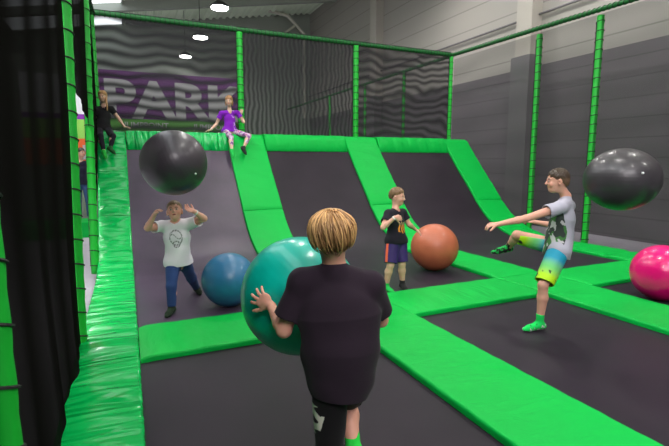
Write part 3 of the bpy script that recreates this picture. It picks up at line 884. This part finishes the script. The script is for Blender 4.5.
        if hairspec.get('locks'):
            lk = hairspec['locks']; rl = random.Random(3); Vv = []; Ff = []; Cc = []
            for i in range(lk['n']):
                az = rl.uniform(-math.pi, math.pi)
                crown = np.array([lk.get('cx', 0) + rl.gauss(0, .012), -.045 + rl.gauss(0, .012), .0])
                side = abs(az) / math.pi           # 0 front .. 1 back
                endw = (-.085 + .10 * max(0, 1 - abs(abs(az) - 0) / .9) if abs(az) < .9 else -.030 - .012 * math.cos(az * 2)) + rl.gauss(0, .014)
                lift = rl.uniform(.014, .036); n_ = 12; pts = []; rads = []
                phi0 = rl.uniform(.05, .35) ; phi1 = math.acos(max(-1, min(1, (endw - .03) / .105)))
                az0 = az + rl.gauss(0, .25)
                for j in range(n_):
                    t = j / (n_ - 1); phi = phi0 + (phi1 - phi0) * t; aa = az0 + (az - az0) * t + lk.get('swirl', .5) * (1 - t)
                    R_ = np.array([.073, .089, .083]) + lift * (.35 + .65 * math.sin(math.pi * min(1, t * .75 + .1)))
                    p = np.array([math.sin(aa) * math.sin(phi) * R_[0], math.cos(aa) * math.sin(phi) * R_[1] - .014, math.cos(phi) * R_[2] + .03])
                    if t < .5: p[:2] = p[:2] * (t * 2) ** .4 + crown[:2] * (1 - (t * 2) ** .4)
                    if phi > 1.7:      # below the widest part hang down rather than curl under
                        f_ = (phi - 1.7) * .62; p[0] += math.sin(aa) * .03 * f_; p[1] += math.cos(aa) * .03 * f_
                    pts.append(H(*p)); rads.append(.0036 * hs * (math.sin(math.pi * min(.97, .25 + .75 * t)) ** .7 + .12))
                mb = MB(); mb.tube(pts, rads, 5)
                nb = len(Vv); Vv += mb.v; Ff += [tuple(q + nb for q in f) for f in mb.f]
                tone = rl.random() ** 1.2; c_ = np.array(lk['dark']) * (1 - tone) + np.array(lk['light']) * tone
                for j in range(n_):
                    k_ = .55 + .55 * (j / (n_ - 1)) if lk.get('roots') else 1
                    dk_ = 1 - .55 * math.exp(-((abs(az) - math.pi) / 1.0) ** 2) * max(0, min(1, (j / (n_ - 1) - .35) / .3)); Cc += [c_ * dk_] * 5
            o = obj_from('hair_locks', Vv, Ff, M['hair'], hair, True, base, np.array(Cc))
    bones = {k: float(np.linalg.norm(J[a] - J[b])) for k, (a, b) in dict(uaL=('shL', 'elL'), faL=('elL', 'wrL'), uaR=('shR', 'elR'), faR=('elR', 'wrR'), thL=('hipL', 'knL'), caL=('knL', 'anL'), thR=('hipR', 'knR'), caR=('knR', 'anR'), sh=('shL', 'shR'), hip=('hipL', 'hipR'), ftL=('anL', 'toeL'), ftR=('anR', 'toeR')).items()}
    print('BONES', label[:30], 'torso %.2f' % np.linalg.norm(shm - pel), 'low %.3f' % lowest, ' '.join('%s %.2f' % (k, v) for k, v in bones.items()))
    return body

AWAY = unit([FW[0], FW[1], 0]); RIGHT = RT.copy(); Z = np.array([0, 0, 1.0])
def onfloor(x, y, z=0.0):
    d = FW + RT * (x - 334.5) / FPX - UP * (y - 223.0) / FPX
    return CAM + d * (z - 1.6) / d[2]

# ================================================================== the boy in front
def fg_shorts(V, c):
    C = np.tile(np.array((.011, .010, .011)), (len(V), 1))
    J = c['J']; q = V - J['knL']; u = q @ RIGHT; w = q[:, 2]
    a = (np.abs(u + .062 + .02 * np.sin(w * 60)) < .018 + .010 * np.sin(w * 95)) & (w > .11) & (w < .26)
    b = (np.abs(u + .037 - .25 * (w - .19)) < .008) & (w > .14) & (w < .22)
    m_ = (a | b) & (q @ AWAY < 0); C[m_] = (.80, .77, .66)
    return C
d0 = 1.98
J = dict(head=P(332, 238.5, 1.97), neck=P(334, 261, 1.99),
         shL=P(301, 282, 2.00), shR=P(371, 284, 2.03), elL=P(284, 330, 2.02), wrL=P(271, 306, 2.17),
         elR=P(381, 320, 2.17), wrR=P(358, 304, 2.37),
         hipL=P(330, 378, 2.02), hipR=P(354, 377, 2.04), knL=P(330, 450, 2.10), anL=P(322, 527, 1.98), toeL=P(316, 522, 2.13),
         knR=P(347, 400, 2.33), anR=P(354, 452, 2.16), toeR=P(356, 472, 2.27))
J['anL'][2] = .06; J['toeL'] = J['anL'] + AWAY * .15 + np.array([0, 0, -.035])
person('boy seen from behind in black t-shirt carrying the turquoise ball', J, AWAY * 1 + RIGHT * -.06 + Z * -.05, (.70, .35, .25), h=.0034, s=1.06,
       hands={'L': (UP * .50 - RIGHT * .80 + FW * .25, unit(CT - J['wrL']), .35, .55), 'R': (FW * .6 + UP * .35, unit(CT - J['wrR']), .3, .3)},
       headscale=.92,
       hairspec=dict(color=(.20, .095, .04), color2=(.33, .17, .07), thick=.008, line=(-.050, .75), rough=.0015,
                     locks=dict(n=1000, dark=(.26, .12, .045), light=(1.0, .60, .24), swirl=.5, cx=0.0, roots=True)),
       clothes=[dict(kind='shirt', collar=.045, color=(.024, .015, .024), ease=.066, drop=.06, hipx=.0, hemw=.108, sleeve=1.05, flare=.35, wrinkle=.009, wf=13, tilt=.15, q=1.15, swing=-.012, h=.0045, label='loose black t-shirt'),
                dict(kind='shorts', color=fg_shorts, ease=.016, leg=1.10, hemr=.062, wrinkle=.004, label='black shorts with a pale print'),
                dict(kind='sockL', color=(.02, .6, .06), high=.05), dict(kind='sockR', color=(.02, .62, .06), high=.125, label='bright green sock')])

# ================================================================== boy in white
def white_shirt(V, c):
    C = np.tile(np.array((.74, .71, .75)), (len(V), 1))
    q = V - (c['shm'] * .70 + c['pel'] * .30); u = q @ c['rt'] / 1.25; w = q @ c['up'] / 1.25; f = q @ c['fr'] > .02
    r = np.sqrt((u / .8) ** 2 + (w + .0) ** 2)
    ring = (np.abs(r - .062) < .006) | (np.abs(np.sqrt((u) ** 2 + (w + .055) ** 2) - .025) < .006) | ((np.abs(u) < .045) & (np.abs(w - .01 - .02 * np.sin(u * 60)) < .005))
    ring &= (np.sin(u * 300 + w * 150) > -.75)
    C[ring & f] = (.20, .21, .21)
    return C
sk = (.70, .37, .27)
an1 = onfloor(172, 314); an2 = onfloor(197, 293)
J = dict(head=P(174.5, 211, 4.86), neck=P(175.5, 222.5, 4.90),
         shR=P(162, 226, 4.87), shL=P(190, 223.5, 4.93), elR=P(147.5, 228, 4.68), wrR=P(154, 215.5, 4.60), elL=P(204, 218.5, 4.82), wrL=P(194.5, 211.5, 4.68),
         hipR=P(173, 262, 4.92), hipL=P(184, 261, 5.04), knR=P(171.5, 286, 4.82), anR=an1 + Z * .055, toeR=an1,
         knL=P(191.5, 278, 5.32), anL=an2 + Z * .06, toeL=an2)
J['toeR'] = J['anR'] - AWAY * .12 - RIGHT * .01 - Z * .035
J['toeL'] = J['anL'] - AWAY * .10 + RIGHT * .07 - Z * .04
navy = lambda V, c: np.where((np.abs(np.sin(V[:, 2] * 130 + 2 * np.sin(V[:, 0] * 60))) > .8)[:, None], np.array([[.045, .085, .22]]), np.array([[.017, .042, .145]]))
person('boy in white t-shirt and blue trousers raising both hands under the black ball', J, -AWAY * 1 + RIGHT * .25 + Z * .30, sk, s=1.04, headscale=.96, expr='open', head_up=Z - AWAY * .3,
       hands={'R': (UP * .8 + RIGHT * .5 - FW * .2, RIGHT + UP * .2, 1.25, .08), 'L': (UP * .3 - RIGHT * .9, UP - FW * .5, .55, .3)},
       hairspec=dict(color=(.13, .075, .035), color2=(.30, .19, .09), thick=.005, line=(-.05, .70), fade=.055, fadecolor=(.22, .14, .09)),
       clothes=[dict(kind='shirt', color=white_shirt, ease=.020, drop=.012, hemw=.136, sleeve=.60, flare=.8, wrinkle=.004, wf=20, label='white t-shirt with a grey line print'),
                dict(kind='shorts', name='trousers', color=navy, ease=.008, leg=1.86, hemr=.034, wrinkle=.004, label='blue trousers'),
                dict(kind='sockL', color=(.02, .03, .02), high=.07), dict(kind='sockR', color=(.02, .035, .02), high=.07)])

# ================================================================== boy in purple shorts
def black_print(V, c):
    C = np.tile(np.array((.016, .014, .022)), (len(V), 1))
    q = V - (c['shm'] * .50 + c['pel'] * .50); u = q @ c['rt']; w = q @ c['up']; f = q @ c['fr'] > .01
    m_ = (np.abs(u - .0) < .07) & (np.abs(w) < .075) & (np.sin(u * 150 + 1.5 * np.sin(w * 50)) > -.1) & (np.abs(w) < .075 - np.abs(u) * .4)
    C[m_ & f & (w < .03)] = (.70, .27, .03); C[m_ & f & (w >= .03)] = (.40, .28, .12)
    return C
def purple_shorts(V, c):
    C = np.tile(np.array((.035, .018, .115)), (len(V), 1))
    q = V - c['J']['hipR']; out = q @ (c['hrt']); 
    leg = unit(c['J']['knR'] - c['J']['hipR']); fwd = q @ c['hfr'] - (q @ leg) * (leg @ c['hfr'])
    C[(out > .045) & (np.abs(fwd) < .020)] = (.85, .14, .06)
    return C
dA = depth(onfloor(389, 291)); f1 = onfloor(387, 288.5); f2 = onfloor(402.5, 291.5)
J = dict(head=P(397.5, 197, 5.66), neck=P(395.5, 208.5, 5.66),
         shR=P(388.5, 214, 5.56), shL=P(402.5, 213, 5.78), elR=P(383, 227.5, 5.42), wrR=P(395, 217.5, 5.38), elL=P(409, 224.5, 5.78), wrL=P(415, 229, 5.92),
         hipR=P(392.7, 241, 5.65), hipL=P(399.8, 241, 5.73), knR=P(390.5, 265, 5.60), knL=P(402, 264, 5.70),
         anR=P(386, 284, 5.66), anL=P(402.5, 285.5, 5.76), toeR=P(388, 292, 5.5), toeL=P(403, 292, 5.6))
J['anR'][2] = .06; J['anL'][2] = .06
J['toeR'] = J['anR'] + RIGHT * .075 - AWAY * .09 - Z * .035; J['toeL'] = J['anL'] + RIGHT * .03 - AWAY * .11 - Z * .035
person('boy in black t-shirt and purple shorts with an orange stripe beside the orange ball', J, RIGHT * 1 - AWAY * .45 - Z * .12, (.70, .38, .28), s=1.0,
       hands={'R': (RIGHT * .9 + AWAY * .2 - Z * .1, AWAY - Z * .3, .7, .1), 'L': (RIGHT * .8 - Z * .6, AWAY * .2 - Z, .3, .2)},
       hairspec=dict(color=(.11, .06, .028), color2=(.27, .155, .07), thick=.011, rough=.004, line=(-.035, .62), fade=.045, fadecolor=(.17, .10, .055)),
       clothes=[dict(kind='shirt', hipx=.018, color=black_print, ease=.014, drop=.015, hemw=.115, sleeve=.60, wrinkle=.003, wf=20, label='black t-shirt with an orange print'),
                dict(kind='shorts', color=purple_shorts, ease=.020, leg=.92, hemr=.060, wrinkle=.003, mat='sport', label='purple shorts with an orange side stripe'),
                dict(kind='sockR', color=(.02, .5, .08), high=.06, label='green sock'), dict(kind='sockL', color=(.02, .02, .02), high=.07, label='black sock')])
# ================================================================== kicking boy
def grey_shirt(V, c):
    C = np.tile(np.array((.40, .39, .46)), (len(V), 1))
    q = V - c['pel']; f = q @ c['fr']; w = q @ c['up']; n = wrinkle(V.astype(np.float32), 34, 5.0); n2 = wrinkle(V.astype(np.float32), 60, 2.0)
    m_ = (f > -.080 + .30 * np.maximum(0, w - .16)) & (w < .36) & (np.abs(q @ c['rt']) < .15) 
    C[m_] = (.035, .045, .04)
    C[m_ & (n > .12)] = (.05, .16, .045); C[m_ & (n2 > .28)] = (.42, .42, .42)
    return C
def lime_shorts(V, c):
    J = c['J']; C = np.zeros((len(V), 3)); lime = np.array((.42, .72, .01)); teal = np.array((.01, .28, .42))
    dk = np.minimum(np.linalg.norm(V - J['knL'], axis=1), np.linalg.norm(V - J['knR'], axis=1))
    t = np.clip((dk - .12) / .16, 0, 1)[:, None]; C[:] = lime * (1 - t) + teal * t
    g = np.clip(1 - np.abs(dk - .19) / .07, 0, 1)[:, None] * .5; C = C * (1 - g) + np.array((.03, .55, .10)) * g
    n = wrinkle(V.astype(np.float32), 70, 9.0)
    C[(n > .42) & (dk < .16)] = (.02, .05, .03)
    return C
fk = onfloor(539, 330.5); dK = depth(fk)
J = dict(head=P(557, 181, 4.40), neck=P(566, 196, 4.42),
         shL=P(561, 207, 4.30), shR=P(568, 206, 4.56), elL=P(526, 218.5, 4.22), wrL=P(497, 224.5, 4.22), elR=P(556, 226, 4.78), wrR=P(535, 222, 4.90),
         hipL=P(559, 250, 4.36), hipR=P(556, 246, 4.52), knL=P(543, 285, 4.28), anL=P(541, 321, 4.34), toeL=P(526, 331, 4.3),
         knR=P(517, 235, 4.64), anR=P(507.5, 248, 4.84), toeR=P(493, 252, 4.86))
J['anL'] = fk + Z * .062; J['toeL'] = J['anL'] - RIGHT * .15 - AWAY * .03 - Z * .036
def gsock(V, c):
    C = np.tile(np.array((.01, .60, .10)), (len(V), 1)); n = wrinkle(V.astype(np.float32), 90, 3.0)
    C[(n > .45) & (V[:, 2] < .07)] = (.55, .6, .55); C[(n < -.52) & (V[:, 2] < .08)] = (.02, .02, .02); return C
def bsock(V, c):
    C = np.tile(np.array((.012, .014, .012)), (len(V), 1)); n = wrinkle(V.astype(np.float32), 90, 3.0)
    C[n > .1] = (.02, .40, .08); return C
person('boy in grey t-shirt and lime and turquoise shorts kicking with one leg raised', J, -RIGHT * 1 + AWAY * .25 - Z * .08, (.64, .33, .24), s=1.06, head_up=Z + RIGHT * .12,
       hands={'L': (-RIGHT * 1 - Z * .05, AWAY * .3 - Z, .75, .1)},
       hairspec=dict(color=(.022, .013, .008), color2=(.065, .04, .02), thick=.006, line=(-.055, .66), fade=.035, fadecolor=(.13, .075, .045)),
       clothes=[dict(kind='shirt', hipx=.018, color=grey_shirt, ease=.036, drop=.075, hemw=.130, sleeve=.50, flare=.5, wrinkle=.005, wf=18, label='grey t-shirt with a leafy dark print'),
                dict(kind='shorts', color=lime_shorts, ease=.022, leg=.92, hemr=.060, wrinkle=.004, mat='sport', label='lime and turquoise shorts'),
                dict(kind='sockL', color=gsock, high=.10, label='bright green sock'), dict(kind='sockR', color=bsock, high=.09, label='black and green sock')])

# ================================================================== girl in black on the top edge
zt = 2.19
def dY(x, y, Y):      # depth of the pixel's ray where it meets the plane of constant Y
    d = FW + RT * (x - 334.5) / FPX - UP * (y - 223.0) / FPX
    return Y / d[1]
def PY(x, y, Y): return P(x, y, dY(x, y, Y))
J = dict(head=PY(102.5, 96.5, 9.62), neck=PY(103.5, 106, 9.66), shR=PY(96.5, 109.5, 9.66), shL=PY(111.5, 109, 9.68), elR=PY(93.8, 121, 9.70), wrR=PY(94.5, 131, 9.60), elL=PY(119, 119, 9.68), wrL=PY(124.5, 127, 9.58),
         hipR=PY(99.5, 130, 9.58), hipL=PY(107.5, 130, 9.60), knR=PY(100.5, 136, 9.14), knL=PY(113, 136, 9.14), anR=PY(104, 152.5, 8.94), anL=PY(110.5, 148.5, 8.98), toeR=PY(106, 158, 8.83), toeL=PY(115, 153.5, 8.86))
person('girl in black top and dark leggings sitting at the left end of the top edge', J, -AWAY + RIGHT * .1 - Z * .15, (.60, .36, .26), h=.006, s=.93,
       hands={'L': (RIGHT - Z * .1, -Z, .2, .3), 'R': (-Z - AWAY * .2, -RIGHT, .4, .1)},
       hairspec=dict(color=(.30, .15, .06), color2=(.55, .32, .14), thick=.010, line=(-.07, .80), h=.005,
                     tails=[((-.065, .0, -.02), (-.085, .06, -.13), .022, .020), ((-.085, .06, -.13), (-.09, .08, -.26), .020, .010)]),
       clothes=[dict(kind='shirt', color=(.014, .013, .015), ease=.016, drop=.0, hemw=.118, sleeve=.45, wrinkle=.004, wf=18, label='black top'),
                dict(kind='shorts', name='leggings', color=(.012, .011, .018), ease=.006, leg=1.85, hemr=.030, wrinkle=.002, label='dark leggings'),
                dict(kind='sockR', color=(.02, .42, .05), high=.05, label='green sock'), dict(kind='sockL', color=(.02, .10, .03), high=.05)])
# ================================================================== girl in purple
def leggings(V, c):
    n = wrinkle(V.astype(np.float32), 75, 4.0); C = np.tile(np.array((.60, .50, .62)), (len(V), 1))
    C[n > .2] = (.20, .05, .22); C[n < -.35] = (.55, .12, .30); return C
def purple_top(V, c):
    n = wrinkle(V.astype(np.float32), 55, 6.0); C = np.tile(np.array((.20, .015, .42)), (len(V), 1))
    q = V - c['shm']; C[(n > .30) & (q @ c['fr'] > 0) & (np.abs(q @ c['rt']) < .08)] = (.50, .30, .65); return C
J = dict(head=PY(229, 101, 9.58), neck=PY(229.5, 110.5, 9.62), shR=PY(221.5, 113.5, 9.62), shL=PY(237.5, 113, 9.66), elR=PY(216.5, 124, 9.66), wrR=PY(210.5, 130, 9.55), elL=PY(243.5, 122, 9.62), wrL=PY(240.8, 114, 9.72),
         hipR=PY(225.5, 132, 9.56), hipL=PY(234, 132, 9.58), knR=PY(231, 137, 9.14), knL=PY(249, 136, 9.14), anR=PY(232, 151.5, 8.92), anL=PY(243.5, 148.5, 8.96), toeR=PY(234, 157, 8.83), toeL=PY(246, 154, 8.86))
person('girl in purple t-shirt and patterned leggings sitting on the top edge beside a post', J, -AWAY + RIGHT * .05 - Z * .15, (.66, .42, .31), h=.006, s=.93,
       hands={'R': (-RIGHT - Z * .2, -Z, .2, .3), 'L': (Z + RIGHT * .3, AWAY, .3, .2)},
       hairspec=dict(color=(.22, .10, .04), color2=(.45, .24, .10), thick=.012, line=(-.09, .82), h=.005,
                     tails=[((-.070, -.01, .0), (-.072, .0, -.10), .018, .010), ((.070, -.01, .0), (.072, .0, -.10), .018, .010), ((0, -.085, .0), (0, -.085, -.13), .05, .02)]),
       clothes=[dict(kind='shirt', color=purple_top, ease=.016, drop=.0, hemw=.118, sleeve=.50, flare=1.2, wrinkle=.004, wf=18, label='purple t-shirt'),
                dict(kind='shorts', name='leggings', color=leggings, ease=.006, leg=1.6, hemr=.034, wrinkle=.002, label='pale patterned leggings'),
                dict(kind='sockR', color=(.02, .50, .08), high=.05, label='green sock'), dict(kind='sockL', color=(.02, .02, .02), high=.05, label='black sock')])
# ================================================================== adult beyond the opening
b0 = np.array([-.95, 11.75, 0.29])
def A(x, y, z): return b0 + np.array([x, y, z]) * .88
J = dict(head=A(.05, -.05, 1.72), neck=A(.0, 0, 1.53), shR=A(-.15, -.02, 1.44), shL=A(.19, .0, 1.44), elR=A(-.22, -.05, 1.16), wrR=A(-.18, -.26, 1.02), elL=A(.25, -.04, 1.19), wrL=A(.33, -.24, 1.10),
         hipR=A(-.08, 0, .94), hipL=A(.10, 0, .94), knR=A(-.10, -.03, .50), knL=A(.13, -.03, .50), anR=A(-.10, .0, .07), anL=A(.13, 0, .07), toeR=A(-.12, -.18, .03), toeL=A(.16, -.18, .03))
for k in ('anR', 'anL', 'toeR', 'toeL'): J[k][2] -= .02
person('adult in dark t-shirt and blue jeans standing beyond the opening in the left net', J, RIGHT * .9 - AWAY * .4, (.60, .34, .24), h=.008, s=1.16, headscale=.82,
       hairspec=dict(color=(.03, .018, .012), thick=.01, line=(-.06, .7), h=.007),
       clothes=[dict(kind='shirt', color=(.014, .015, .030), ease=.016, drop=.0, hemw=.125, sleeve=.6, wrinkle=.004, wf=14, label='dark t-shirt'),
                dict(kind='shorts', name='jeans', color=(.045, .085, .19), ease=.010, leg=1.9, hemr=.036, wrinkle=.003, label='blue jeans'),
                dict(kind='sockL', color=(.3, .3, .3), high=.04), dict(kind='sockR', color=(.3, .3, .3), high=.04)])

# ------------------------------------------------------------------ wristbands
def wristband(label, elbow, wrist, frac, r, mat):
    a = np.array(elbow); b = np.array(wrist); t = unit(b - a); c = a + (b - a) * frac
    mb = MB(); mb.tube([c - t * .008, c - t * .006, c + t * .006, c + t * .008], [r * .97, r, r, r * .97], 20)
    o = mb.build('wristband', mat, None, True, c); tag(o, label, 'wristband', 'paper entry wristbands'); return o
wbm = new_mat('white_band', (.75, .75, .72), .5)
wristband('white wristband on the raised arm of the boy in white', P(204, 218.5, 4.82), P(194.5, 211.5, 4.68), .88, .027, wbm)
wristband('white wristband on the forearm of the boy in purple shorts', P(383, 227.5, 5.42), P(395, 217.5, 5.38), .93, .027, wbm)
wristband('white wristband on the girl in purple, the hand resting on the green edge', PY(216.5, 124, 9.66), PY(210.5, 130, 9.55), .85, .026, wbm)
